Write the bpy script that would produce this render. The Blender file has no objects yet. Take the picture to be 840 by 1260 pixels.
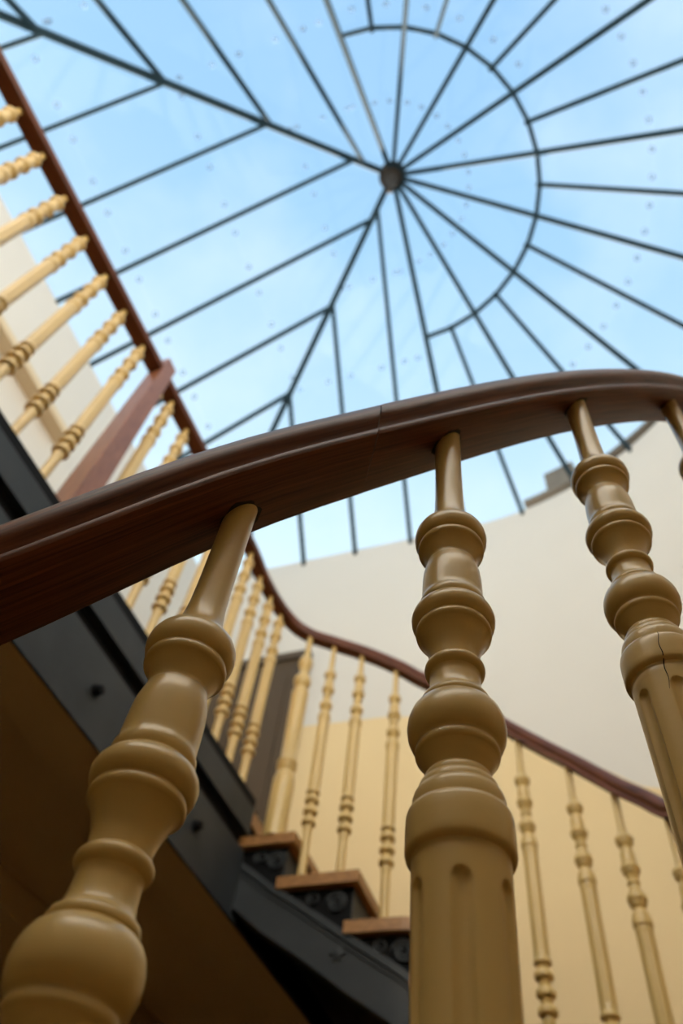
import bpy, bmesh, math, random
from mathutils import Vector, Matrix
random.seed(7)
SC = bpy.context.scene
COL = SC.collection

# ------------------------------------------------------------------ camera
F, CX, CY = 960.0, 420.0, 630.0            # focal length and centre in pixels of 840x1260
ZEN = (532.0, -25.0)                       # vanishing point of the verticals
zc = Vector((ZEN[0] - CX, -(ZEN[1] - CY), -F)).normalized()
fw = Vector((0, 0, -1)); yc = (fw - fw.dot(zc) * zc).normalized(); xc = yc.cross(zc)
cam = bpy.data.cameras.new('camera'); cam_o = bpy.data.objects.new('camera', cam); COL.objects.link(cam_o)
cam_o.matrix_world = Matrix((xc, yc, zc)).to_4x4()
cam.sensor_fit = 'VERTICAL'; cam.sensor_height = 36.0; cam.sensor_width = 24.0
cam.lens = F / 1260.0 * 36.0
cam.clip_start = 0.01; cam.clip_end = 200
cam.dof.use_dof = True; cam.dof.focus_distance = 0.575; cam.dof.aperture_fstop = 5.6
SC.camera = cam_o
SC.view_settings.view_transform = 'Standard'; SC.view_settings.look = 'None'
SC.view_settings.exposure = 0.0; SC.view_settings.gamma = 1.0
SC.view_settings.use_curve_mapping = False

# ------------------------------------------------------------------ sky and sun
SUN_EL, SUN_STRENGTH = 28.5, 27.0
SKY_STRENGTH = 1.0
w = bpy.data.worlds.new('sky'); SC.world = w; w.use_nodes = True
nt = w.node_tree; nt.nodes.clear()
def N(t, **k):
    n = nt.nodes.new(t)
    for a, b in k.items(): setattr(n, a, b)
    return n
L = lambda a, b: nt.links.new(a, b)
out = N('ShaderNodeOutputWorld'); bg = N('ShaderNodeBackground'); bg.inputs['Strength'].default_value = SKY_STRENGTH
tc = N('ShaderNodeTexCoord'); sep = N('ShaderNodeSeparateXYZ'); L(tc.outputs['Generated'], sep.inputs[0])
m1 = N('ShaderNodeMath', operation='MULTIPLY'); L(sep.outputs['Y'], m1.inputs[0]); m1.inputs[1].default_value = -0.16
m2 = N('ShaderNodeMath', operation='ADD'); L(sep.outputs['Z'], m2.inputs[0]); L(m1.outputs[0], m2.inputs[1])
ramp = N('ShaderNodeValToRGB'); L(m2.outputs[0], ramp.inputs[0])
cr = ramp.color_ramp
cr.elements[0].position = 0.0; cr.elements[0].color = (1.55, 1.62, 1.65, 1)
cr.elements[1].position = 1.0; cr.elements[1].color = (0.40, 0.69, 1.04, 1)
for p, c in ((0.30, (1.35, 1.48, 1.58, 1)), (0.62, (0.95, 1.16, 1.26, 1)), (0.80, (0.63, 0.90, 1.13, 1)), (0.92, (0.45, 0.75, 1.07, 1))):
    e = cr.elements.new(p); e.color = c
noi = N('ShaderNodeTexNoise'); noi.inputs['Scale'].default_value = 2.6; noi.inputs['Detail'].default_value = 5
noi.inputs['Roughness'].default_value = 0.55; L(tc.outputs['Generated'], noi.inputs['Vector'])
nr = N('ShaderNodeValToRGB'); nr.color_ramp.elements[0].position = 0.46; nr.color_ramp.elements[1].position = 0.80
L(noi.outputs['Fac'], nr.inputs[0])
mm = N('ShaderNodeMath', operation='MULTIPLY'); L(nr.outputs[0], mm.inputs[0]); mm.inputs[1].default_value = 0.55
mix = N('ShaderNodeMix', data_type='RGBA'); L(mm.outputs[0], mix.inputs[0]); L(ramp.outputs[0], mix.inputs[6])
mix.inputs[7].default_value = (1.15, 1.25, 1.32, 1)
L(mix.outputs[2], bg.inputs['Color']); L(bg.outputs[0], out.inputs[0])
sun = bpy.data.lights.new('sun', 'SUN'); sun.energy = SUN_STRENGTH; sun.angle = math.radians(0.6); sun.color = (1.0, 0.94, 0.86)
sun_o = bpy.data.objects.new('sun', sun); COL.objects.link(sun_o); sun_o.location = (0, 20, 20)
to_sun = Vector((0.10, math.cos(math.radians(SUN_EL)), math.sin(math.radians(SUN_EL)))).normalized()
sun_o.rotation_euler = to_sun.to_track_quat('Z', 'Y').to_euler()

# ------------------------------------------------------------------ frames and helpers
A = Vector((-0.065, 1.664))                                  # axis of the stairwell
PH = math.radians(153.5)
U = Vector((math.cos(PH), math.sin(PH))); V = Vector((-math.sin(PH), math.cos(PH)))
def uv(u, v, z): p = A + U * u + V * v; return Vector((p.x, p.y, z))
def pol(r, deg, z): a = math.radians(deg); return Vector((A.x + r * math.cos(a), A.y + r * math.sin(a), z))
def angdir(deg): a = math.radians(deg); return Vector((math.cos(a), math.sin(a)))
APEX, SLOPE, RW = 8.5, 0.85, 2.80                            # skylight apex, pitch, wall radius
EAVE = APEX - SLOPE * RW

def tag(o, label=None, cat=None, group=None, kind=None):
    if label: o['label'] = label
    if cat: o['category'] = cat
    if group: o['group'] = group
    if kind: o['kind'] = kind
    return o
def mesh(name, verts, faces, mat=None, smooth=False, uvs=None, fmat=None):
    me = bpy.data.meshes.new(name); me.from_pydata([tuple(v) for v in verts], [], faces)
    if mat is not None:
        for m in (mat if isinstance(mat, (list, tuple)) else [mat]): me.materials.append(m)
    if fmat: me.polygons.foreach_set('material_index', fmat)
    if uvs:
        lay = me.uv_layers.new(name='UVMap'); 
        for p in me.polygons:
            for li in p.loop_indices: lay.data[li].uv = uvs[me.loops[li].vertex_index]
    bm = bmesh.new(); bm.from_mesh(me); bmesh.ops.recalc_face_normals(bm, faces=bm.faces); bm.to_mesh(me); bm.free()
    if smooth: me.polygons.foreach_set('use_smooth', [True] * len(me.polygons))
    me.update(); return me
def link(name, me, parent=None, loc=None):
    o = bpy.data.objects.new(name, me); COL.objects.link(o)
    if loc is not None: o.location = loc
    if parent is not None: o.parent = parent
    return o
def empty(name, loc=(0, 0, 0)):
    o = bpy.data.objects.new(name, None); COL.objects.link(o); o.location = loc; o.empty_display_size = 0.1
    return o
def child(name, me, parent):            # geometry given in world coordinates, parent may sit anywhere (no rotation)
    o = bpy.data.objects.new(name, me); COL.objects.link(o); o.parent = parent
    o.location = -world_loc(parent); return o
def world_loc(o):
    p = Vector(o.location)
    while o.parent is not None: o = o.parent; p += Vector(o.location)
    return p
def smooth_by_angle(me, deg=35):
    bm = bmesh.new(); bm.from_mesh(me); c = math.radians(deg)
    for e in bm.edges:
        if len(e.link_faces) == 2 and e.calc_face_angle(0) > c: e.smooth = False
    for f in bm.faces: f.smooth = True
    bm.to_mesh(me); bm.free(); return me
def prism(name, poly, z0, z1, mat):                       # poly: list of xy
    n = len(poly); vs = [(p[0], p[1], z0) for p in poly] + [(p[0], p[1], z1) for p in poly]
    fs = [list(range(n))[::-1], list(range(n, 2 * n))] + [[i, (i + 1) % n, n + (i + 1) % n, n + i] for i in range(n)]
    return mesh(name, vs, fs, mat)
def slab(name, pts, nrm, t, mat):                         # polygon of 3D points thickened along nrm
    n = len(pts); vs = [Vector(p) for p in pts] + [Vector(p) + nrm * t for p in pts]
    fs = [list(range(n))[::-1], list(range(n, 2 * n))] + [[i, (i + 1) % n, n + (i + 1) % n, n + i] for i in range(n)]
    return mesh(name, vs, fs, mat)
def beam(name, a, b, w_, h, mat, drop=0.0, bevel=0.0):     # bar from a to b, top surface lying 'drop' under the line
    a, b = Vector(a), Vector(b); t = (b - a).normalized(); x = t.cross(Vector((0, 0, 1)))
    x = x.normalized() if x.length > 1e-5 else Vector((1, 0, 0)); y = x.cross(t)
    c = bevel or min(w_, h) * 0.12
    sec = [(-w_/2, -drop - c), (-w_/2 + c, -drop), (w_/2 - c, -drop), (w_/2, -drop - c), (w_/2, -drop - h + c), (w_/2 - c, -drop - h), (-w_/2 + c, -drop - h), (-w_/2, -drop - h + c)]
    vs = [a + x * p + y * q for p, q in sec] + [b + x * p + y * q for p, q in sec]; n = 8
    fs = [list(range(n))[::-1], list(range(n, 2 * n))] + [[i, (i + 1) % n, n + (i + 1) % n, n + i] for i in range(n)]
    return mesh(name, vs, fs, mat)
def ubox(name, u0, u1, v0, v1, z0, z1, mat):
    return prism(name, [uv(u0, v0, 0), uv(u1, v0, 0), uv(u1, v1, 0), uv(u0, v1, 0)], z0, z1, mat)
def sweep(name, path, sec, mat, smooth_deg=40, plumb=()):
    """closed section (x across, y up) swept along 3D path, kept level across; capped"""
    n = len(sec); vs = []; uvs = []; fs = []; s = 0
    per = [0]
    for i in range(n): per.append(per[-1] + math.dist(sec[i], sec[(i + 1) % n]))
    for i, p in enumerate(path):
        a = path[max(i - 1, 0)]; b = path[min(i + 1, len(path) - 1)]; t = (b - a).normalized()
        if i == 0 and len(path) > 2: t = (t * 1.5 - (path[2] - path[0]).normalized() * 0.5).normalized()
        if i == len(path) - 1 and len(path) > 2: t = (t * 1.5 - (path[-1] - path[-3]).normalized() * 0.5).normalized()
        x = t.cross(Vector((0, 0, 1))).normalized(); y = x.cross(t)
        if i: s += (p - path[i - 1]).length
        if (i == 0 and 'start' in plumb) or (i == len(path) - 1 and 'end' in plumb): y = Vector((0, 0, 1 / max(y.z, 0.2)))
        for k, (q, r) in enumerate(sec): vs.append(p + x * q + y * r); uvs.append((s, per[k]))
    for i in range(len(path) - 1):
        for k in range(n):
            a = i * n + k; b = i * n + (k + 1) % n; fs.append([a, b, b + n, a + n])
    fs.append(list(range(n))[::-1]); fs.append([len(vs) - n + k for k in range(n)])
    return smooth_by_angle(mesh(name, vs, fs, mat, uvs=uvs), smooth_deg)
def catmull(pts, per=8):
    P = [Vector(p) for p in pts]; P = [P[0] * 2 - P[1]] + P + [P[-1] * 2 - P[-2]]; o = []
    for i in range(1, len(P) - 2):
        p0, p1, p2, p3 = P[i - 1:i + 3]
        for k in range(per):
            t = k / per
            o.append(0.5 * ((2 * p1) + (p2 - p0) * t + (2 * p0 - 5 * p1 + 4 * p2 - p3) * t * t + (3 * p1 - p0 - 3 * p2 + p3) * t ** 3))
    o.append(P[-2]); return o
def interp(x, tab):
    if x <= tab[0][0]: return tab[0][1]
    for (a, p), (b, q) in zip(tab, tab[1:]):
        if x <= b: return p + (q - p) * (x - a) / (b - a)
    return tab[-1][1]
def tube(name, path, r, mat, seg=8):
    n = seg; vs = []; fs = []
    for i, p in enumerate(path):
        a = path[max(i - 1, 0)]; b = path[min(i + 1, len(path) - 1)]; t = (b - a).normalized()
        x = t.cross(Vector((0.3, 0.2, 1))).normalized(); y = x.cross(t)
        for k in range(n): g = 2 * math.pi * k / n; vs.append(p + x * r * math.cos(g) + y * r * math.sin(g))
    for i in range(len(path) - 1):
        for k in range(n): fs.append([i * n + k, i * n + (k + 1) % n, (i + 1) * n + (k + 1) % n, (i + 1) * n + k])
    fs.append(list(range(n))[::-1]); fs.append([len(vs) - n + k for k in range(n)])
    return mesh(name, vs, fs, mat, smooth=True)
def lathe(name, prof, mat, seg=32, smooth_deg=50):         # prof: list of (z, r) top to bottom
    n = len(prof); vs = []; fs = []
    for z, r in prof:
        for k in range(seg): g = 2 * math.pi * k / seg; vs.append((r * math.cos(g), r * math.sin(g), z))
    for i in range(n - 1):
        for k in range(seg): fs.append([i * seg + k, i * seg + (k + 1) % seg, (i + 1) * seg + (k + 1) % seg, (i + 1) * seg + k])
    fs.append(list(range(seg))); fs.append([(n - 1) * seg + k for k in range(seg)][::-1])
    return smooth_by_angle(mesh(name, vs, fs, mat), smooth_deg)

# ------------------------------------------------------------------ materials
def material(name, base, rough=0.5, metal=0.0, spec=0.5, noise=None, bump=0.0, bscale=60.0, coat=0.0):
    m = bpy.data.materials.new(name); m.use_nodes = True; t = m.node_tree; b = t.nodes['Principled BSDF']
    b.inputs['Base Color'].default_value = (*base, 1); b.inputs['Roughness'].default_value = rough
    b.inputs['Metallic'].default_value = metal; b.inputs['Specular IOR Level'].default_value = spec
    b.inputs['Coat Weight'].default_value = coat
    c = t.nodes.new('ShaderNodeTexCoord')
    if noise:
        col2, sc, amt = noise
        n = t.nodes.new('ShaderNodeTexNoise'); n.inputs['Scale'].default_value = sc; n.inputs['Detail'].default_value = 5
        t.links.new(c.outputs['Object'], n.inputs['Vector'])
        r = t.nodes.new('ShaderNodeValToRGB'); r.color_ramp.elements[0].position = 0.5 - amt; r.color_ramp.elements[1].position = 0.5 + amt
        r.color_ramp.elements[0].color = (*base, 1); r.color_ramp.elements[1].color = (*col2, 1)
        t.links.new(n.outputs['Fac'], r.inputs[0]); t.links.new(r.outputs[0], b.inputs['Base Color'])
    if bump:
        n = t.nodes.new('ShaderNodeTexNoise'); n.inputs['Scale'].default_value = bscale; n.inputs['Detail'].default_value = 4
        t.links.new(c.outputs['Object'], n.inputs['Vector'])
        bu = t.nodes.new('ShaderNodeBump'); bu.inputs['Strength'].default_value = bump; bu.inputs['Distance'].default_value = 0.002
        t.links.new(n.outputs['Fac'], bu.inputs['Height']); t.links.new(bu.outputs[0], b.inputs['Normal'])
    return m
def wood(name, dark, light, rough=0.38, use_uv=True, scale=(3.0, 60.0), spec=0.5):
    m = bpy.data.materials.new(name); m.use_nodes = True; t = m.node_tree; b = t.nodes['Principled BSDF']
    c = t.nodes.new('ShaderNodeTexCoord'); mp = t.nodes.new('ShaderNodeMapping')
    mp.inputs['Scale'].default_value = (scale[0], scale[1], scale[1]) 
    t.links.new(c.outputs['UV' if use_uv else 'Object'], mp.inputs[0])
    n = t.nodes.new('ShaderNodeTexNoise'); n.inputs['Scale'].default_value = 2.2; n.inputs['Detail'].default_value = 7; n.inputs['Roughness'].default_value = 0.62
    n.inputs['Distortion'].default_value = 0.6; t.links.new(mp.outputs[0], n.inputs['Vector'])
    r = t.nodes.new('ShaderNodeValToRGB'); r.color_ramp.elements[0].position = 0.30; r.color_ramp.elements[1].position = 0.72
    r.color_ramp.elements[0].color = (*dark, 1); r.color_ramp.elements[1].color = (*light, 1)
    t.links.new(n.outputs['Fac'], r.inputs[0]); t.links.new(r.outputs[0], b.inputs['Base Color'])
    bu = t.nodes.new('ShaderNodeBump'); bu.inputs['Strength'].default_value = 0.10; bu.inputs['Distance'].default_value = 0.001
    t.links.new(n.outputs['Fac'], bu.inputs['Height']); t.links.new(bu.outputs[0], b.inputs['Normal'])
    b.inputs['Roughness'].default_value = rough; b.inputs['Specular IOR Level'].default_value = spec
    return m
def glass(name):
    m = bpy.data.materials.new(name); m.use_nodes = True; t = m.node_tree; t.nodes.clear()
    o = t.nodes.new('ShaderNodeOutputMaterial'); mx = t.nodes.new('ShaderNodeMixShader'); mx.inputs[0].default_value = 0.010
    a = t.nodes.new('ShaderNodeBsdfTransparent'); a.inputs[0].default_value = (0.965, 0.985, 0.99, 1)
    g = t.nodes.new('ShaderNodeBsdfGlossy'); g.inputs['Roughness'].default_value = 0.03
    t.links.new(a.outputs[0], mx.inputs[1]); t.links.new(g.outputs[0], mx.inputs[2]); t.links.new(mx.outputs[0], o.inputs[0])
    return m
PAINT = material('cream_gloss_paint', (0.64, 0.44, 0.155), 0.31, bump=0.06, bscale=110, noise=((0.68, 0.475, 0.18), 9.0, 0.3), coat=0.15)
RAILW = wood('mahogany_rail', (0.045, 0.012, 0.005), (0.21, 0.065, 0.027), 0.45, spec=0.28)
POSTW = wood('mahogany_post', (0.20, 0.07, 0.035), (0.34, 0.135, 0.065), 0.36, use_uv=False, scale=(30, 4))
TREADW = wood('oak_tread', (0.23, 0.098, 0.026), (0.45, 0.215, 0.062), 0.45, use_uv=False, scale=(4, 30))
WALLW = material('off_white_plaster', (0.70, 0.66, 0.60), 0.75, noise=((0.675, 0.635, 0.575), 1.6, 0.25), bump=0.08, bscale=30)
DADO = material('cream_wall_paint', (0.80, 0.61, 0.33), 0.6, noise=((0.775, 0.585, 0.31), 1.4, 0.25), bump=0.08, bscale=30)
IRON = material('blue_black_iron', (0.027, 0.031, 0.035), 0.5, spec=0.25, bump=0.15, bscale=40, noise=((0.042, 0.047, 0.052), 6.0, 0.25))
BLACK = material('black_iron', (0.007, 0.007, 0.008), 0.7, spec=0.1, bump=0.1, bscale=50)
SOFFIT = material('brown_soffit_paint', (0.70, 0.50, 0.26), 0.6, noise=((0.62, 0.44, 0.22), 1.2, 0.3))
STEEL = material('dark_blue_grey_steel', (0.018, 0.040, 0.055), 0.65, spec=0.15)
HUBM = material('bronze_hub', (0.045, 0.038, 0.032), 0.85, spec=0.1)
FIXM = bpy.data.materials.new('frosted_fixing'); FIXM.use_nodes = True
_t = FIXM.node_tree; _t.nodes.clear(); _o = _t.nodes.new('ShaderNodeOutputMaterial'); _m = _t.nodes.new('ShaderNodeMixShader'); _m.inputs[0].default_value = 0.30
_a = _t.nodes.new('ShaderNodeBsdfTransparent'); _d = _t.nodes.new('ShaderNodeBsdfDiffuse'); _d.inputs[0].default_value = (0.30, 0.42, 0.60, 1)
_t.links.new(_a.outputs[0], _m.inputs[1]); _t.links.new(_d.outputs[0], _m.inputs[2]); _t.links.new(_m.outputs[0], _o.inputs[0])
GLASS = glass('skylight_glass')
DOORM = material('dark_taupe_door', (0.085, 0.058, 0.034), 0.6, spec=0.25, bump=0.05)
BRASS = material('brass', (0.55, 0.38, 0.14), 0.3, metal=1.0)
LEDGE = material('beige_ledge', (0.66, 0.52, 0.33), 0.6)
FLOORM = material('dark_oak_floor', (0.16, 0.085, 0.035), 0.5, noise=((0.12, 0.06, 0.025), 3.0, 0.2))
ROOFM = material('weathered_roof', (0.13, 0.10, 0.075), 0.8, noise=((0.20, 0.16, 0.12), 3.0, 0.2))
CRACK = material('crack_shadow', (0.03, 0.02, 0.01), 0.9)

# ------------------------------------------------------------------ room shell
FLOOR_Z = -2.23
DADO_TAB = [(-160, 0.0), (-82.9, 1.43), (-58, 2.02), (-50, 2.17), (12, 2.20), (25.5, 2.50), (43.4, 2.965), (47.7, 3.174), (51.5, 3.328), (57.7, 3.545), (66, 3.78), (77, 3.93), (85, 3.96)]
def wall_cyl():
    a0, a1, step = -116.5, 63.5, 2.5; n = int((a1 - a0) / step); vs = []; fs = []; fm = []
    R1 = RW + 0.25
    for i in range(n + 1):
        a = a0 + step * i; zd = interp(a, DADO_TAB)
        for r, z in ((RW, FLOOR_Z - 0.1), (RW, zd), (RW, EAVE), (R1, EAVE - 0.2), (R1, FLOOR_Z - 0.1)): vs.append(pol(r, a, z))
    for i in range(n):
        for k in range(5):
            b = i * 5; fs.append([b + k, b + (k + 1) % 5, b + 5 + (k + 1) % 5, b + 5 + k]); fm.append(1 if k == 0 else 0)
    fs.append([0, 1, 2, 3, 4]); fm.append(0); fs.append([n * 5 + k for k in range(5)]); fm.append(0)
    return smooth_by_angle(mesh('wall_right', vs, fs, [WALLW, DADO], fmat=fm), 30)
tag(link('wall_right', wall_cyl()), kind='structure')
def wall_flat(name, pts, nout, zds):       # pts: two uv points; zds dado heights; nout: outward uv dir
    (u0, v0), (u1, v1) = pts; vs = []; fs = []; fm = []; n = len(zds) - 1
    for i, zd in enumerate(zds):
        t = i / n; u_, v_ = u0 + (u1 - u0) * t, v0 + (v1 - v0) * t
        for k, z in ((0, FLOOR_Z - 0.1), (0, zd), (0, EAVE), (0.25, EAVE - 0.2), (0.25, FLOOR_Z - 0.1)): vs.append(uv(u_ + nout[0] * k, v_ + nout[1] * k, z))
    for i in range(n):
        for k in range(5):
            b = i * 5; fs.append([b + k, b + (k + 1) % 5, b + 5 + (k + 1) % 5, b + 5 + k]); fm.append(1 if k == 0 else 0)
    fs.append([0, 1, 2, 3, 4]); fm.append(0); fs.append([n * 5 + k for k in range(5)]); fm.append(0)
    return mesh(name, vs, fs, [WALLW, DADO], fmat=fm)
UL = 2.73
tag(link('wall_back', wall_flat('wall_back', [(0, -RW), (UL, -RW)], (0, -1), [3.82, 3.93, 3.96, 3.96, 3.96])), kind='structure')
tag(link('wall_front', wall_flat('wall_front', [(0, RW), (UL, RW)], (0, 1), [1.0, 0.6, 0.3, 0.1])), kind='structure')
tag(link('wall_left', wall_flat('wall_left', [(UL, -RW - 0.25), (UL, RW + 0.25)], (1, 0), [3.96, 3.96])), kind='structure')
tag(link('floor', prism('floor', [uv(-3.1, -3.1, 0), uv(3.1, -3.1, 0), uv(3.1, 3.1, 0), uv(-3.1, 3.1, 0)], FLOOR_Z - 0.15, FLOOR_Z, FLOORM)), kind='structure')
# boxed beige ledge along the left wall
tag(link('trim_1', ubox('trim_1', 2.60, UL + 0.02, -0.50, RW + 0.02, 5.06, 5.13, LEDGE)), kind='structure')
# dark door in the back wall, standing on the landing
LAND = 2.03
door = empty('door_1', uv(1.9, -RW, LAND)); tag(door, kind='structure')
child('leaf', ubox('leaf', 1.44, 2.40, -RW + 0.002, -RW + 0.045, LAND, 4.66, DOORM), door)
for z0, z1 in ((LAND + 0.2, 3.0), (3.2, 4.5)):
    for u0, u1 in ((1.53, 1.88), (1.96, 2.31)): child('panel', ubox('panel', u0, u1, -RW + 0.04, -RW + 0.055, z0, z1, DOORM), door)
child('frame', ubox('frame', 1.362, 1.44, -RW, -RW + 0.07, LAND, 4.74, DOORM), door)
child('frame', ubox('frame', 2.40, 2.478, -RW, -RW + 0.07, LAND, 4.74, DOORM), door)
child('frame', ubox('frame', 1.44, 2.40, -RW, -RW + 0.07, 4.66, 4.74, DOORM), door)
hk = link('handle', lathe('handle', [(0.05, 0.010), (0.045, 0.028), (0.02, 0.032), (0.0, 0.014), (-0.03, 0.014), (-0.032, 0.034), (-0.04, 0.034)], BRASS, 20), door)
hk.location = uv(1.53, -RW + 0.085, 3.1) - world_loc(door); hk.rotation_euler = (V.to_3d()).to_track_quat('Z', 'X').to_euler()

# ------------------------------------------------------------------ skylight
sky = empty('glass_skylight', (A.x, A.y, EAVE))
tag(sky, 'conical glass skylight with dark radiating steel rafters meeting at a central hub', 'skylight')
def roof(u_, v_):           # height of the faceted side over plan uv (left and side faces)
    return APEX - SLOPE * max(u_, abs(v_))
def rf(u_, v_, up=0.0): return uv(u_, v_, roof(u_, v_) + up)
def cone(r, deg, up=0.0): return pol(r, deg, APEX - SLOPE * r + up)
RE = RW + 0.10
PHI = [63.5 - 22.5 * k for k in range(9)]
DROP = 0.004
for k, a in enumerate(PHI):
    wd = 0.046 if k in (0, 8) else 0.039
    child('rafter', beam('rafter', cone(0.05, a), cone(RE, a), wd, 0.055, STEEL, DROP), sky)
for k in range(8):
    child('rafter', beam('rafter', cone(1.33, PHI[k] - 11.25), cone(RE, PHI[k] - 11.25), 0.034, 0.05, STEEL, DROP), sky)
    for j in (0, 1):
        child('ring_bar', beam('ring_bar', cone(1.33, PHI[k] - 11.25 * j), cone(1.33, PHI[k] - 11.25 * (j + 1)), 0.036, 0.045, STEEL, DROP + 0.004), sky)
for sg in (1, -1):
    child('hip_rafter', beam('hip_rafter', rf(0.05, 0.05 * sg), rf(RE - .05, (RE - .05) * sg), 0.056, 0.065, STEEL, DROP), sky)
LV = [-2.065, -1.475, -0.885, -0.295, 0.295, 0.885, 1.475, 2.065]
for v_ in LV:
    child('jack_rafter', beam('jack_rafter', rf(abs(v_), v_), rf(UL + .1, v_), 0.037, 0.055, STEEL, DROP), sky)
SIDE = [(0.25, 0.22, 0.54), (0.87, 0.86, 1.10), (1.48, 1.48, 1.64), (2.10, 2.10, 2.19)]
def side_s(i, t): t0, s0, s1 = SIDE[i]; return s0 + (s1 - s0) * (t - t0) / (RW - t0)
for sg in (1, -1):
    for i, (t0, s0, s1) in enumerate(SIDE):
        child('jack_rafter', beam('jack_rafter', rf(side_s(i, t0), t0 * sg), rf(side_s(i, RE), RE * sg), 0.037, 0.055, STEEL, DROP), sky)
# hub with a hanging finial
hub = link('hub', lathe('hub', [(0.02, 0.11), (0.0, 0.135), (-0.12, 0.135), (-0.15, 0.12), (-0.17, 0.08)], HUBM, 24), sky)
hub.location = (0, 0, APEX - EAVE)
fin = link('finial', lathe('finial', [(-0.16, 0.055), (-0.22, 0.07), (-0.30, 0.055), (-0.48, 0.04), (-0.66, 0.028), (-0.70, 0.036), (-0.74, 0.02), (-0.76, 0.004)], HUBM, 20), hub)
# glass panes, one object each
def clip(poly, a, b, c):                  # keep a*x+b*y+c >= 0
    o = []
    for i in range(len(poly)):
        p, q = poly[i], poly[(i + 1) % len(poly)]; dp = a * p[0] + b * p[1] + c; dq = a * q[0] + b * q[1] + c
        if dp >= 0: o.append(p)
        if (dp >= 0) != (dq >= 0): t = dp / (dp - dq); o.append((p[0] + (q[0] - p[0]) * t, p[1] + (q[1] - p[1]) * t))
    return o
def inset(pts, d):
    c = sum(pts, Vector()) / len(pts); return [p + (c - p).normalized() * min(d, (c - p).length * 0.2) for p in pts]
def pane(pts):
    n = None
    for i in range(1, len(pts) - 1):
        n = (pts[i] - pts[0]).cross(pts[i + 1] - pts[0])
        if n.length > 1e-5: break
    n.normalize(); n = n if n.z > 0 else -n
    child('glass_pane', slab('glass_pane', inset(pts, 0.006), n, 0.012, GLASS), sky)
def fix(p, n):
    o = link('fixing', FIX, sky); o.location = p - Vector((A.x, A.y, EAVE)) - n * 0.008; o.rotation_euler = n.to_track_quat('Z', 'X').to_euler()
FIX = lathe('fixing', [(0.004, 0.010), (0.002, 0.026), (-0.006, 0.028), (-0.012, 0.016)], FIXM, 12)
ROWS = [0.0, 0.75, 1.45, 2.13, RE]
CR = [0.09, 0.75, 1.33, 2.13, RE]
for k in range(8):
    for i in (0, 1): pane([cone(CR[i], PHI[k]), cone(CR[i + 1], PHI[k]), cone(CR[i + 1], PHI[k + 1]), cone(CR[i], PHI[k + 1])])
    for j in (0, 1):
        a0, a1 = PHI[k] - 11.25 * j, PHI[k] - 11.25 * (j + 1)
        for i in (2, 3): pane([cone(CR[i], a0), cone(CR[i + 1], a0), cone(CR[i + 1], a1), cone(CR[i], a1)])
        for a in (a0 - 2.9, a1 + 2.9): 
            d = angdir(a); fix(cone(2.12, a), Vector((d.x * SLOPE, d.y * SLOPE, 1)).normalized())
    for a in (PHI[k] - 6.0, PHI[k + 1] + 6.0):
        d = angdir(a); fix(cone(0.75, a), Vector((d.x * SLOPE, d.y * SLOPE, 1)).normalized())
        if k > 4: fix(cone(1.49, a), Vector((d.x * SLOPE, d.y * SLOPE, 1)).normalized())
nl = Vector((U.x * SLOPE, U.y * SLOPE, 1)).normalized()
edges = [-RE] + LV + [RE]
LROWS = [0.0, 0.72, 1.42, 2.20, UL + .1]
for i in range(len(edges) - 1):
    v0, v1 = edges[i], edges[i + 1]
    for r0, r1 in zip(LROWS, LROWS[1:]):
        poly = [(r0, v0), (r1, v0), (r1, v1), (r0, v1)]           # x=u, y=v
        poly = clip(clip(poly, 1, -1, 0), 1, 1, 0)
        if len(poly) >= 3: 
            pts = [uv(p[0], p[1], APEX - SLOPE * p[0]) for p in poly]
            if sum(((pts[j] - pts[0]).cross(pts[j + 1] - pts[0])).length for j in range(1, len(pts) - 1)) > 0.02: pane(pts)
    for r in LROWS[1:4]:
        for v_ in (v0 + 0.13, v1 - 0.13):
            if abs(v_) < r - 0.03: fix(uv(r, v_, APEX - SLOPE * r), nl)
for sg in (1, -1):
    ns = Vector((V.x * sg * SLOPE, V.y * sg * SLOPE, 1)).normalized()
    def line(i):                       # s >= line i  as half plane  (x=s, y=t)
        if i < 0: return (1, 0, 0)
        t0, s0, s1 = SIDE[i]; g = (s1 - s0) / (RW - t0); return (1, -g, -(s0 - g * t0))
    for i in range(-1, 4):
        for r0, r1 in zip(ROWS, ROWS[1:]):
            poly = [(-.01, r0), (RE, r0), (RE, r1), (-.01, r1)]
            poly = clip(poly, -1, 1, 0); 
            if len(poly) >= 3: poly = clip(poly, *line(i))
            if i < 3 and len(poly) >= 3: a, b, c = line(i + 1); poly = clip(poly, -a, -b, -c)
            if len(poly) >= 3:
                pts = [uv(p[0], p[1] * sg, APEX - SLOPE * p[1]) for p in poly]
                if sum(((pts[j] - pts[0]).cross(pts[j + 1] - pts[0])).length for j in range(1, len(pts) - 1)) > 0.02: pane(pts)
        for r in (0.78, 1.48, 2.13):
            lo = 0 if i < 0 else side_s(i, r); hi = side_s(i + 1, r) if i < 3 else r
            for s_ in (lo + 0.12, hi - 0.12):
                if 0.02 < s_ < r - 0.03: fix(uv(s_, r * sg, APEX - SLOPE * r), ns)

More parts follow.
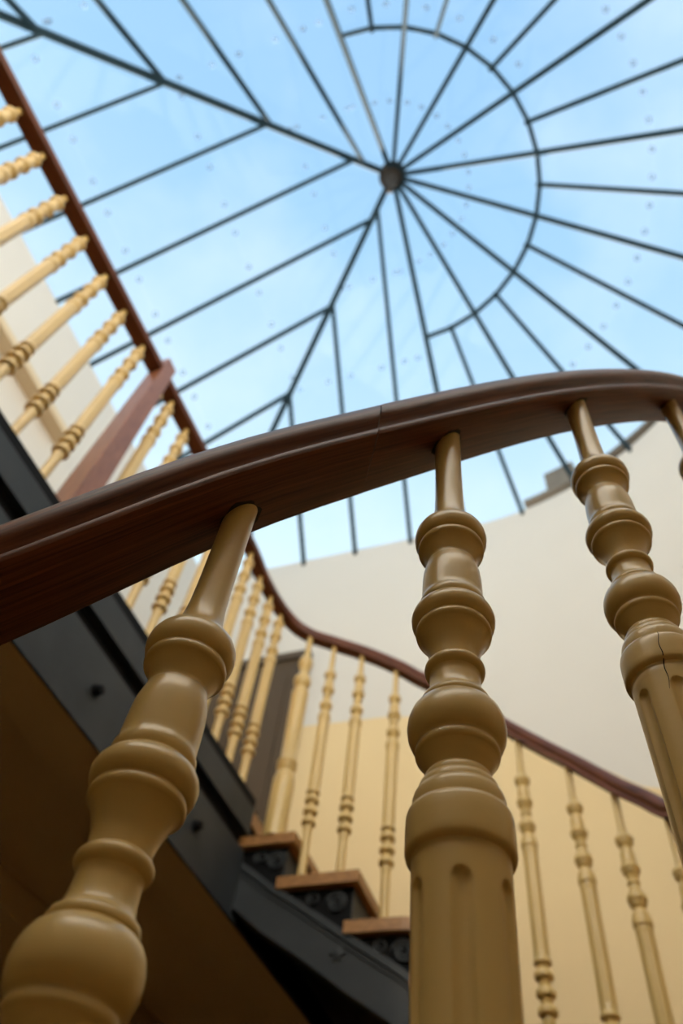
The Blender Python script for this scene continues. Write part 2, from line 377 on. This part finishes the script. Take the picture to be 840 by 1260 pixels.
# ------------------------------------------------------------------ roof outside, seen through the lower glass
par = empty('roof_parapet', pol(3.5, 41, EAVE - 0.3)); tag(par, 'weathered brown roof parapet outside the lower edge of the glass', 'parapet')
def arcbox(name, r0, r1, a0, a1, z0, z1, mat, step=3.0, at=None):
    at = at or pol
    n = max(1, int(round((a1 - a0) / step))); vs = []; fs = []
    f0 = z1 if callable(z1) else (lambda a: z1); g0 = z0 if callable(z0) else (lambda a: z0)
    for i in range(n + 1):
        a = a0 + (a1 - a0) * i / n
        for r, z in ((r0, g0(a)), (r0, f0(a)), (r1, f0(a)), (r1, g0(a))): vs.append(at(r, a, z))
    for i in range(n):
        for k in range(4): b = i * 4; fs.append([b + k, b + (k + 1) % 4, b + 4 + (k + 1) % 4, b + 4 + k])
    fs.append([0, 1, 2, 3][::-1]); fs.append([n * 4 + k for k in range(4)])
    return smooth_by_angle(mesh(name, vs, fs, mat), 30)
child('wall', arcbox('wall', 3.35, 3.55, 22, 54, EAVE - 0.4, lambda a: 7.14 - 0.16 * (a - 22) / 32, ROOFM), par)
child('coping', arcbox('coping', 3.30, 3.60, 22, 54, lambda a: 7.14 - 0.16 * (a - 22) / 32, lambda a: 7.20 - 0.16 * (a - 22) / 32, ROOFM), par)
child('pier', arcbox('pier', 3.33, 3.58, 44, 49.5, 7.04, 7.42, ROOFM), par)

# ------------------------------------------------------------------ balusters
def ball(zc_, r, hw, n=7, core=0.018):        # bulge: points (z, radius)
    o = []
    for i in range(n + 1):
        a = math.pi / 2 - math.pi * i / n; o.append((zc_ + hw * math.sin(a), core + (r - core) * math.cos(a)))
    return o
# (z, r) top to bottom, z measured so that the collar's lower edge is at 0.2445
UPPER = [(0.640, 0.0125), (0.600, 0.0127), (0.580, 0.0132), (0.566, 0.0144), (0.557, 0.0162), (0.5525, 0.0180), (0.5505, 0.0192), (0.5495, 0.0196)]
UPPER += [(0.5478, 0.0212), (0.5452, 0.0248), (0.5420, 0.0275), (0.5380, 0.0292), (0.5335, 0.0298), (0.5295, 0.0294), (0.5262, 0.0283), (0.5240, 0.0270), (0.5230, 0.0260), (0.5222, 0.0261), (0.5208, 0.0267), (0.5188, 0.0269), (0.5170, 0.0266), (0.5158, 0.0256), (0.5150, 0.0246), (0.5110, 0.0222),
          (0.5065, 0.0204), (0.5025, 0.0191), (0.5000, 0.0186), (0.4990, 0.0190), (0.4984, 0.0196), (0.4970, 0.0198),
          (0.4945, 0.0203), (0.4910, 0.0213), (0.4865, 0.0222), (0.4800, 0.0227), (0.4700, 0.0230), (0.4600, 0.0231), (0.4560, 0.0232), (0.4535, 0.0238), (0.4515, 0.0246), (0.4490, 0.0249), (0.4465, 0.0247), (0.4450, 0.0242), (0.4440, 0.0240)]
UPPER += [(0.4430, 0.0250), (0.4408, 0.0274), (0.4375, 0.0294), (0.4335, 0.0305), (0.4295, 0.0301), (0.4262, 0.0288), (0.4242, 0.0272), (0.4232, 0.0262), (0.4224, 0.0263), (0.4210, 0.0270), (0.4190, 0.0273), (0.4172, 0.0269), (0.4160, 0.0257), (0.4150, 0.0247), (0.4110, 0.0224),
          (0.4055, 0.0201), (0.3995, 0.0182), (0.3935, 0.0172), (0.3885, 0.0170), (0.3878, 0.0178), (0.3866, 0.0192), (0.3848, 0.0203), (0.3828, 0.0206), (0.3808, 0.0202), (0.3790, 0.0190), (0.3780, 0.0175), (0.3774, 0.0170),
          (0.3720, 0.0170), (0.3660, 0.0172), (0.3610, 0.0180), (0.3578, 0.0194), (0.3560, 0.0212), (0.3548, 0.0225), (0.3528, 0.0231), (0.3506, 0.0231), (0.3496, 0.0226)]
UPPER += [(0.3488, 0.0238), (0.3462, 0.0266), (0.3425, 0.0289), (0.3375, 0.0305), (0.3315, 0.0311), (0.3255, 0.0304), (0.3208, 0.0286), (0.3182, 0.0266), (0.3170, 0.0253), (0.3162, 0.0252), (0.3148, 0.0258), (0.3128, 0.0260), (0.3112, 0.0256), (0.3102, 0.0246), (0.3092, 0.0238), (0.3065, 0.0224),
          (0.3028, 0.0207), (0.2995, 0.0190), (0.2976, 0.0184), (0.2968, 0.0192), (0.2955, 0.0201), (0.2935, 0.0206), (0.2915, 0.0206), (0.2908, 0.0216), (0.2892, 0.0230), (0.2868, 0.0238), (0.2842, 0.0239), (0.2834, 0.0250),
          (0.2815, 0.0262), (0.2785, 0.0269), (0.2745, 0.0270), (0.2712, 0.0269), (0.2704, 0.0284), (0.2690, 0.0296), (0.2665, 0.0302), (0.2600, 0.0304), (0.2500, 0.0304), (0.2462, 0.0303), (0.2442, 0.0298), (0.2430, 0.0286), (0.2422, 0.0270), (0.2400, 0.0265)]
COLTOP, COLBOT = 0.2395, -0.150
LOWER = [(-0.152, 0.0268), (-0.154, 0.0285), (-0.158, 0.0290), (-0.163, 0.0286), (-0.1655, 0.0225), (-0.171, 0.0195), (-0.176, 0.0190)]
for zc_ in (-0.200, -0.254, -0.306):
    LOWER += [(zc_ + 0.021, 0.0190), (zc_ + 0.017, 0.0240), (zc_ + 0.011, 0.0288), (zc_ + 0.003, 0.0312), (zc_ - 0.005, 0.0310), (zc_ - 0.009, 0.0290), (zc_ - 0.0112, 0.0225), (zc_ - 0.016, 0.0188)]
LOWER += [(-0.335, 0.0205), (-0.345, 0.0185), (-0.365, 0.0175)]
def flute(z, g, r):
    """radius of the fluted shaft: six round-ended flutes"""
    top, bot, hw, dep = 0.226, -0.135, 0.0048, 0.0034
    k = round(g / (math.pi / 3)); d = abs(g - k * math.pi / 3) * r
    h = 0.0 if bot + hw < z < top - hw else (z - (top - hw) if z >= top - hw else bot + hw - z)
    q = math.hypot(d, h) / hw
    return r - dep * math.sqrt(max(0.0, 1 - q * q)) if q < 1 else r
def baluster_mesh(pin, foot, seg, turn=0.0):
    rows = [(pin, 0.0125, 0)] + [(z, r, 0) for z, r in UPPER]
    n = 1; zs = [0.2385, 0.234]; z = 0.230
    while z > 0.216: zs.append(z); z -= 0.0011 if seg > 60 else 0.004
    while z > -0.120: zs.append(z); z -= 0.02
    while z > -0.142: zs.append(z); z -= 0.0022 if seg > 60 else 0.005
    rows += [(q, 0.0268 - 0.0010 * (0.2385 - q) / 0.07 * (1 if q > 0.16 else 0) - (0.0011 if q <= 0.16 else 0), 1) for q in zs]
    rows += [(z, r, 0) for z, r in LOWER] + [(foot + 0.02, 0.0172, 0), (foot, 0.0178, 0)]
    vs = []; fs = []; m = len(rows)
    for z, r, f in rows:
        for k in range(seg):
            g = 2 * math.pi * k / seg; rr = flute(z, g, r) if f else r
            vs.append((rr * math.cos(g + turn), rr * math.sin(g + turn), z))
    for i in range(m - 1):
        for k in range(seg): fs.append([i * seg + k, i * seg + (k + 1) % seg, (i + 1) * seg + (k + 1) % seg, (i + 1) * seg + k])
    fs.append(list(range(seg))[::-1]); fs.append([(m - 1) * seg + k for k in range(seg)])
    return smooth_by_angle(mesh('baluster', vs, fs, PAINT), 45)
CACHE = {}
def baluster(parent, x, y, zoff, rail_z, foot_z, seg=36, rot=0.0):
    key = (round(rail_z - zoff + 0.012, 2), round(foot_z - zoff - 0.002, 3), seg)
    if key not in CACHE: CACHE[key] = baluster_mesh(*key)
    o = link('baluster', CACHE[key], parent); o.location = Vector((x, y, zoff)) - world_loc(parent); o.rotation_euler.z = rot
    return o
# rail section: flat underside, bead along the lower arris, cove, rounded top
def rail_section(hw=0.034, h=0.060):
    half = [(0.90, 0.0), (0.97, 0.012), (1.0, 0.05), (1.0, 0.11), (0.965, 0.15), (0.88, 0.175), (0.80, 0.22), (0.79, 0.29),
            (0.86, 0.36), (0.965, 0.44), (0.985, 0.54), (0.95, 0.67), (0.85, 0.80), (0.66, 0.91), (0.42, 0.97), (0.18, 1.0)]
    half = [(x * hw, y * h) for x, y in half]
    return half + [(-x, y) for x, y in half[::-1]]
NEAR_Z = [(-152, -0.91), (-106.5, 0.145), (-98.7, 0.330), (-96.3, 0.375), (-90.8, 0.522), (-86.5, 0.618), (-82.9, 0.703), (-75.4, 0.893), (-65.5, 1.140), (-58, 1.320), (-50, 1.440), (-40, 1.455), (-30, 1.455)]
RN = 1.293
near = empty('stair_balustrade', pol(RN, -82.9, -0.54))
tag(near, 'fluted cream turned balusters under a broad dark mahogany handrail with a seam', 'balustrade')
def near_path(a0, a1, step=1.6):
    n = int((a1 - a0) / step); return [pol(RN, a0 + (a1 - a0) * i / n, 0) for i in range(n + 1)], [a0 + (a1 - a0) * i / n for i in range(n + 1)]
def smooth_interp(a, tab, w_=2.5): return sum(interp(a + d * w_ / 2, tab) * k for d, k in ((-2, 1), (-1, 2), (0, 3), (1, 2), (2, 1))) / 9
def rail_arc(a0, a1, tab):
    P, an = near_path(a0, a1); return [Vector((p.x, p.y, smooth_interp(a, tab))) for p, a in zip(P, an)]
SEAM = -86.3
child('handrail', sweep('handrail', rail_arc(-152, SEAM, NEAR_Z), rail_section(), RAILW, plumb=('end',)), near)
child('handrail', sweep('handrail', rail_arc(SEAM + 0.016, -30, NEAR_Z), rail_section(), RAILW, plumb=('start',)), near)
STEP_N = 0.187
NEARB = [(-0.0821, 0.3825, -0.173), (0.0945, 0.3803, 0.0), (0.2633, 0.4042, 0.1892)]
def near_tread(a):                     # top of the tread or platform under a near baluster
    return 0.20 if a > -54.9 else -0.54 + STEP_N * math.floor((a + 82.9 + 4.2) / 8.05)
def bearing(x, y): return math.degrees(math.atan2(y - A.y, x - A.x))
def face_cam(x, y): return math.atan2(-y, -x)
near_bal = [baluster(near, x, y, z, z + 0.7034, near_tread(bearing(x, y)), 144, face_cam(x, y) + (0.27 if x > 0.2 else 0)) for x, y, z in NEARB]
p = pol(1.295, -65.5, 0); baluster(near, p.x, p.y, 0.42, 1.135, near_tread(-65.5), 144, 0.3)
for a, z in ((-98.7, -0.373), (-106.5, -0.56)):
    p = pol(RN, a, 0); baluster(near, p.x, p.y, z, z + 0.7034, near_tread(a), 144, 0.5)
for a in (-146, -138.2, -130.3, -122.4, -114.4, -57, -49, -41, -33):
    zr = smooth_interp(a, NEAR_Z); p = pol(RN, a, 0); baluster(near, p.x, p.y, zr - 0.715, zr, near_tread(a), 36)

# dark open joints where the pins enter the rail, and a hairline crack in the third baluster
def socket(x, y, z, slope):
    d = Vector((x - A.x, y - A.y)).normalized(); t = Vector((-d.y, d.x, slope)).normalized(); e = Vector((d.x, d.y, 0)); n = t.cross(e).normalized()
    vs = []; m = 28
    for k in range(m):
        g = 2 * math.pi * k / m; w_ = 1 + 0.10 * math.sin(3 * g + x * 40) + 0.07 * math.sin(7 * g + 1)
        for rr, h in ((0.0105, 0.0), (0.0148 * w_, 0.0), (0.0148 * w_, 0.0016), (0.0105, 0.0016)):
            vs.append(Vector((x, y, z)) + t * rr * math.cos(g) * (1.35 if rr < 0.011 else 1.42) + e * rr * math.sin(g) + n * (h - 0.0008))
    fs = [[k * 4 + j, k * 4 + (j + 1) % 4, (k + 1) % m * 4 + (j + 1) % 4, (k + 1) % m * 4 + j] for k in range(m) for j in range(4)]
    child('joint_gap', mesh('joint_gap', vs, fs, CRACK), near)
for x, y, z in NEARB:
    a = math.degrees(math.atan2(y - A.y, x - A.x)); r_ = math.hypot(x - A.x, y - A.y)
    zr = smooth_interp(a, NEAR_Z); socket(x, y, zr, (smooth_interp(a + 1, NEAR_Z) - smooth_interp(a - 1, NEAR_Z)) / (math.radians(2) * r_))
def prof_r(z):
    T = sorted(UPPER + [(0.238, 0.0268), (0.16, 0.0257)]); return interp(z, T)
cvs = []; cfs = []; cz = [0.2715 - 0.0018 * k for k in range(32)]
for k, z in enumerate(cz):
    w_ = 0.00028 * math.sin(math.pi * (k + 0.5) / len(cz)) ** 0.5 + 0.00006; g0 = -0.12 + 0.02 * math.sin(k * 0.55) - 0.004 * k; rr = prof_r(z)
    for dg, h in ((-w_, -0.0006), (w_, -0.0006), (w_, 0.00022), (-w_, 0.00022)):
        g = g0 + dg / rr; cvs.append(((rr + h) * math.cos(g), (rr + h) * math.sin(g), z))
for k in range(len(cz) - 1):
    for j in range(4): cfs.append([k * 4 + j, k * 4 + (j + 1) % 4, k * 4 + 4 + (j + 1) % 4, k * 4 + 4 + j])
cfs += [[0, 1, 2, 3], [len(cvs) - 4 + j for j in range(4)]]
o = link('crack', mesh('crack', cvs, cfs, CRACK), near_bal[2]); o['label'] = 'dark hairline crack in the collar'

# ------------------------------------------------------------------ landing balustrade
def lu(v): return 0.72 + 0.03 * v
ZL, RAIL_L = 2.52, 3.133
lb = empty('landing_balustrade', uv(lu(0.4), 0.4, LAND))
tag(lb, 'straight cream balustrade with mahogany rail and square wooden newel on the upper landing', 'balustrade')
NPOS = uv(lu(0.42), 0.42, 0)
TV = [0.898 + 0.164 * i for i in range(11)] + [0.738, 0.570] + [0.29, 0.14, -0.01, -0.16, -0.31, -0.46, -0.61]
for v_ in TV:
    p = uv(lu(v_), v_, 0); baluster(lb, p.x, p.y, ZL, RAIL_L, LAND, 36, 0.4)
for x, y in ((-0.360, 2.667), (-0.295, 2.793), (-0.229, 2.899)): baluster(lb, x, y, ZL, RAIL_L, LAND, 36, 0.4)
def newel(h0=LAND, h1=3.275, b=0.046, t=0.034):
    vs = []; rows = [(h0, b), (h1 - 0.02, t), (h1, t * 0.72)]
    for z, s_ in rows:
        for du, dv in ((-1, -1), (1, -1), (1, 1), (-1, 1)):
            q = uv(lu(0.42) + du * s_, 0.42 + dv * s_, z); vs.append(q)
    fs = [[0, 1, 2, 3], [8, 9, 10, 11]] + [[i * 4 + k, i * 4 + (k + 1) % 4, i * 4 + 4 + (k + 1) % 4, i * 4 + 4 + k] for i in range(2) for k in range(4)]
    return mesh('newel_post', vs, fs, POSTW)
o = child('newel_post', newel(), lb); o['label'] = 'square reddish wooden newel post'
knob = link('knob', lathe('knob', [(0.012, 0.004), (0.009, 0.011), (0.0, 0.013), (-0.01, 0.008)], BRASS, 16), o)
knob.location = uv(lu(0.42) - 0.02, 0.42 - 0.045, 3.02) - world_loc(o)
# rail of the landing, then bending down round the stair
LANDPATH = [uv(lu(v_), v_, RAIL_L) for v_ in (2.78, 2.2, 1.7, 1.2, 0.7, 0.2, -0.3, -0.6)] + [Vector((-0.360, 2.667, RAIL_L)), Vector((-0.295, 2.793, RAIL_L))]
STAIRPATH = [Vector((-0.295, 2.793, RAIL_L)), Vector((-0.220, 2.893, 3.118)), Vector((-0.137, 2.942, 3.075)), Vector((-0.040, 2.950, 3.030)), Vector((0.0841, 2.9152, 2.967)), Vector((0.2314, 2.876, 2.895)), Vector((0.401, 2.80, 2.758))]
FAR_Z = [(-30, 1.455), (8, 1.465), (17, 1.575), (25.5, 1.781), (32.8, 1.972), (41.7, 2.19), (50.3, 2.40), (59, 2.60), (67.7, 2.758)]
FAR_R = [(-30, 1.293), (17, 1.30), (25.5, 1.297), (32.8, 1.281), (41.7, 1.264), (50.3, 1.25), (59, 1.238), (67.7, 1.228)]
for a in (63.4, 59, 54.6, 50.3, 46, 41.7, 37.2, 32.8, 29, 25.5, 21, 17, 12, 5, -5, -15, -30):
    STAIRPATH.append(pol(interp(a, FAR_R), a, interp(a, FAR_Z)))
full = catmull(LANDPATH + STAIRPATH[1:], 6); cut = (len(LANDPATH) - 1) * 6
child('handrail', sweep('handrail', full[:cut + 1], rail_section(0.034, 0.062), RAILW), lb)

# ------------------------------------------------------------------ far balustrade
fb = empty('stair_balustrade', pol(1.26, 60, 1.4))
tag(fb, 'cream balustrade with dark handrail descending along the cream wall from the landing', 'balustrade')
child('handrail', sweep('handrail', full[cut:], rail_section(0.034, 0.062), RAILW), fb)
FARB = [((0.0841, 2.9152), 2.235, 2.967, 1.655), ((0.2314, 2.876), 2.205, 2.895, 1.655), ((0.401, 2.80), 2.045, 2.758, 1.463)]
for a, zo, rz, ft in ((58.0, 1.85, 2.577, 1.28), (50.3, 1.675, 2.40, 1.088), (41.7, 1.465, 2.19, 0.903), (32.8, 1.267, 1.972, 0.718), (25.5, 1.07, 1.781, 0.54), (17, 0.865, 1.575, 0.36), (8.5, 0.75, 1.466, 0.20), (0, 0.745, 1.463, 0.20), (-8, 0.745, 1.46, 0.20), (-16, 0.745, 1.457, 0.20), (-24, 0.745, 1.456, 0.20)):
    p = pol(interp(a, FAR_R), a, 0); FARB.append(((p.x, p.y), zo, rz, ft))
for (x, y), zo, rz, ft in FARB: baluster(fb, x, y, zo, rz, ft, 48, face_cam(x, y))
# stout turned newel on the top tread
nw = [(3.06, 0.015), (2.92, 0.015), (2.895, 0.018), (2.885, 0.024), (2.872, 0.032), (2.852, 0.037), (2.832, 0.036), (2.815, 0.031), (2.806, 0.026), (2.790, 0.023), (2.772, 0.024), (2.758, 0.030), (2.742, 0.039), (2.722, 0.0435), (2.702, 0.042), (2.688, 0.036),
      (2.678, 0.030), (2.664, 0.030), (2.658, 0.037), (2.650, 0.041), (2.630, 0.0415), (2.600, 0.041), (2.40, 0.0375), (2.240, 0.0355), (2.235, 0.041), (2.226, 0.0445), (2.215, 0.0445), (2.209, 0.038), (2.203, 0.0445), (2.192, 0.0445), (2.184, 0.037), (2.172, 0.036), (2.160, 0.042), (2.135, 0.047), (2.10, 0.049), (1.875, 0.048), (1.848, 0.048)]
o = child('newel_baluster', None, fb) if False else link('newel_baluster', lathe('newel_baluster', [(z - 1.848, r) for z, r in nw], PAINT, 40), fb)
o.location = Vector((-0.0495, 2.945, 1.848)) - world_loc(fb); o['label'] = 'stout cream newel baluster on the top tread'

# ------------------------------------------------------------------ upper landing
ld = empty('upper_landing', uv(1.7, 0, LAND - 0.5)); tag(ld, 'upper landing with blue-black iron edge beam and brown painted underside', 'landing')
VE0, VE1 = -RW, RW
def lbox(name, d0, d1, z0, z1, mat, v0=VE0, v1=VE1, par=ld):      # bar running along the landing edge, d measured from the baluster line
    poly = [uv(lu(v0) + d0, v0, 0), uv(lu(v1) + d0, v1, 0), uv(lu(v1) + d1, v1, 0), uv(lu(v0) + d1, v0, 0)]
    return child(name, prism(name, poly, z0, z1, mat), par)
VB = -1.13                                                           # the iron fascia ends at the stair
def lslab(name, d0, z0, z1, mat):
    return child(name, prism(name, [uv(lu(VE0) + d0, VE0, 0), uv(lu(VE1) + d0, VE1, 0), uv(UL + 0.01, VE1, 0), uv(UL + 0.01, VE0, 0)], z0, z1, mat), ld)
lslab('deck', 0.02, LAND - 0.06, LAND, TREADW)
child('edge_nosing', sweep('edge_nosing', [uv(lu(v_) - 0.0, v_, 0) for v_ in (VE1, 1.0, 0.0, VB)], [(-0.030, LAND - 0.045), (-0.036, LAND - 0.030), (-0.034, LAND - 0.008), (-0.026, LAND), (0.026, LAND), (0.026, LAND - 0.045)], BLACK), ld)
lbox('upper_flange', -0.026, 0.02, 1.865, LAND - 0.045, IRON, VB)
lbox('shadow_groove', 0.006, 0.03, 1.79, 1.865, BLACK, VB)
web = lbox('web', -0.022, 0.03, 1.53, 1.79, IRON, VB)
lbox('bottom_flange', -0.028, -0.016, 1.512, 1.53, IRON)
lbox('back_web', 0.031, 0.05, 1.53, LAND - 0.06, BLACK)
for v_ in (-0.02, 0.75, 1.5, -0.75):
    b = link('bolt', lathe('bolt', [(0.030, 0.012), (0.028, 0.016), (0.010, 0.016), (0.008, 0.022), (0, 0.022)], BLACK, 12), ld)
    b.location = uv(lu(v_) - 0.020, v_, 1.655) - world_loc(ld); b.rotation_euler = ((-U).to_3d()).to_track_quat('Z', 'X').to_euler()
lslab('soffit', 0.05, 1.60, 1.64, SOFFIT)
lbox('soffit_margin', -0.016, 0.16, 1.510, 1.53, SOFFIT)
lbox('soffit_margin', 0.05, 0.16, 1.53, 1.60, SOFFIT)
lbox('downstand_beam', 0.80, 0.98, 1.475, 1.60, SOFFIT)

# ------------------------------------------------------------------ stairs
def stair(name, label, loc):
    e = empty(name, loc); tag(e, label, 'staircase'); return e
def wallhit(p, d):                       # distance from plan point p along d to the wall
    lo, hi = 0.0, 5.0
    for _ in range(50):
        m = (lo + hi) / 2; q = p + d * m - A; u_, v_ = q.dot(U), q.dot(V)
        ins = (q.length < RW if u_ < 0 else abs(v_) < RW)
        lo, hi = (m, hi) if ins else (lo, m)
    return lo + 0.01
RI = 1.235                                                    # (kept for arc lengths)
INNER = [(-160, 1.245), (25.5, 1.245), (41.7, 1.212), (50.3, 1.182), (63.5, 1.115)]
def base(a): return 1.115 / math.cos(math.radians(a - 63.5)) if a > 63.5 else interp(a, INNER)
def edge(off, a, z): return pol(base(a) + off, a, z)
def tread_poly(n0, h0, n1, h1, r=RI, over=2.0):           # n0: nosing angle, n1: back angle at inner radius; h: headings of the edges
    inner = [A + angdir(n0 + (n1 + over - n0) * k / 4) * base(n0 + (n1 + over - n0) * k / 4) for k in range(5)]
    d0, d1 = angdir(h0), angdir(h1)
    return [tuple(q) for q in inner] + [tuple(inner[-1] + d1 * wallhit(inner[-1], d1)), tuple(inner[0] + d0 * wallhit(inner[0], d0))]
def flight(par, steps, zb0, scroll=True):
    """steps: (nosing angle, heading, tread z) from top to bottom; consecutive nosings bound a tread"""
    for i, (n0, h0, z, n1, h1, zlow) in enumerate(steps):
        child('tread', prism('tread', tread_poly(n0, h0, n1, h1), z - 0.045, z, TREADW), par)
        # riser below the nosing
        d0 = angdir(h0); a = A + angdir(n0 + 1.0) * (base(n0 + 1.0) + 0.04); b = a + d0 * (wallhit(a, d0))
        t = Vector((-d0.y, d0.x)); 
        child('riser', prism('riser', [a, b, b + t * 0.02, a + t * 0.02], zlow, z - 0.045, IRON), par)
        # pierced side bracket under the tread end
        br = child('bracket', arcbox('bracket', 0.040, 0.050, n0 + 1.2, n1 + 1.6, lambda a_: zs_top(a_) - 0.02, z - 0.045, BLACK, at=edge), par)
        if scroll:
            am = n0 + (n1 - n0) * 0.30; zm = z - 0.045 - 0.058; pts = []
            for k in range(46):
                g = k / 45 * 2.3 * 2 * math.pi; rad = 0.042 * (1 - k / 45 * 0.80)
                pts.append(edge(0.034, am + math.degrees(rad * math.cos(g) / RI), zm + rad * math.sin(g)))
            child('scroll', tube('scroll', pts, 0.0065, IRON, 6), br)
            am2 = n0 + (n1 - n0) * 0.62; pts = []
            for k in range(30):
                g = -k / 29 * 1.6 * 2 * math.pi + 2.0; rad = 0.030 * (1 - k / 29 * 0.75)
                pts.append(edge(0.034, am2 + math.degrees(rad * math.cos(g) / RI), z - 0.045 - 0.036 + rad * math.sin(g)))
            child('scroll', tube('scroll', pts, 0.0055, IRON, 6), br)
ZS = [(-160, -2.35), (-106.5, -1.20), (-82.9, -0.64), (-58, -0.02), (-50, 0.12), (-10, 0.12), (12, 0.16), (25.5, 0.46), (41.7, 0.85), (50.3, 1.05), (61.8, 1.288), (72.9, 1.425), (88, 1.635), (96, 1.78), (100, 1.86)]
def zs_top(a): return interp(a, ZS)
far = stair('staircase', 'black iron upper flight with oak treads and scroll brackets rising to the landing', pol(1.9, 60, 0.4))
NOS = [(85.3, 63.5, 1.85), (71.7, 63.5, 1.657), (59.3, 61.0, 1.465), (53.0, 53.0, 1.28), (46.0, 46.0, 1.09), (37.3, 37.3, 0.905), (29.2, 29.2, 0.72), (21.3, 21.3, 0.54), (12.8, 12.8, 0.36)]
steps = []; back = (94.2, 63.5)
for i, (n0, h0, z) in enumerate(NOS):
    zlow = NOS[i + 1][2] if i + 1 < len(NOS) else 0.20
    steps.append((n0, h0, z, back[0], back[1], zlow)); back = (n0, h0)
flight(far, steps, 0)
def stringer(par, a0, a1, depth=0.188):
    f1 = lambda a: zs_top(a); f0 = lambda a: zs_top(a) - depth
    child('stringer', arcbox('stringer', 0.022, 0.060, a0, a1, f0, f1, IRON, 1.5, at=edge), par)
    child('stringer_bead', arcbox('stringer_bead', 0.010, 0.024, a0, a1, lambda a: f1(a) - 0.030, f1, IRON, 1.5, at=edge), par)
    child('stringer_bead', arcbox('stringer_bead', 0.016, 0.024, a0, a1, lambda a: f1(a) - 0.050, lambda a: f1(a) - 0.040, IRON, 1.5, at=edge), par)
    child('stringer_bead', arcbox('stringer_bead', 0.012, 0.024, a0, a1, f0, lambda a: f0(a) + 0.034, IRON, 1.5, at=edge), par)
stringer(far, 12, 95.7)
def rosette(par, a, z):
    vs = []; n = 12
    c = len(vs); vs.append(edge(0.012, a, z))
    for k in range(n):
        g = 2 * math.pi * k / n; rad = 0.034 if k % 2 == 0 else 0.016
        vs.append(edge((0.0175 if k % 2 == 0 else 0.014), a + math.degrees(rad * math.cos(g) / RI), z + rad * math.sin(g)))
    for k in range(n):
        g = 2 * math.pi * k / n; rad = 0.034 if k % 2 == 0 else 0.016
        vs.append(edge(0.024, a + math.degrees(rad * math.cos(g) / RI), z + rad * math.sin(g)))
    fs = [[0, 1 + k, 1 + (k + 1) % n] for k in range(n)] + [[1 + k, 13 + k, 13 + (k + 1) % n, 1 + (k + 1) % n] for k in range(n)] + [[13 + k for k in range(n)][::-1]]
    child('rosette', mesh('rosette', vs, fs, IRON), par)
for a in (74.5, 57.0, 40.0): rosette(far, a, zs_top(a) - 0.085)
def underside(par, a0, a1, name='underside', step=4.0):
    """thin black sheet closing the flight from below, out to the wall"""
    n = max(1, int((a1 - a0) / step)); vs = []; fs = []
    for i in range(n + 1):
        a = a0 + (a1 - a0) * i / n; z = zs_top(a) - 0.10
        p = A + angdir(a) * (base(a) + 0.058); h = min(a, 63.5); d = angdir(h); q = p + d * wallhit(p, d)
        for pt in (p, q):
            for dz in (0, 0.02): vs.append((pt.x, pt.y, z + dz))
    for i in range(n):
        b = i * 4
        for k in ((0, 2, 6, 4), (1, 5, 7, 3), (0, 4, 5, 1), (2, 3, 7, 6)): fs.append([b + j for j in k])
    fs.append([0, 1, 3, 2]); fs.append([n * 4 + j for j in (0, 2, 3, 1)])
    child(name, mesh(name, vs, fs, BLACK), par)
underside(far, 12, 92)
# lower flight with the platform between the two flights
low = stair('staircase', 'lower iron flight with oak treads beneath the seamed mahogany handrail', pol(1.9, -90, -0.6))
steps = []; i0 = []
for i in range(4, -10, -1):
    i0.append((-82.9 + 8.05 * i - 4.2, -0.54 + STEP_N * i))
child('platform', prism('platform', [tuple(A + angdir(a) * RI) for a in range(-54, 14, 3)] + [tuple(A + angdir(a) * (RW + 0.01)) for a in range(12, -55, -3)], 0.155, 0.20, TREADW), low)
back = (-54.9, -54.9)
for k, (n0, z) in enumerate(i0[1:]):
    zl = z - STEP_N; steps.append((n0, n0, z, back[0], back[1], zl)); back = (n0, n0)
flight(low, steps, 0, scroll=False)
stringer(low, -157, 12); underside(low, -157, 12)
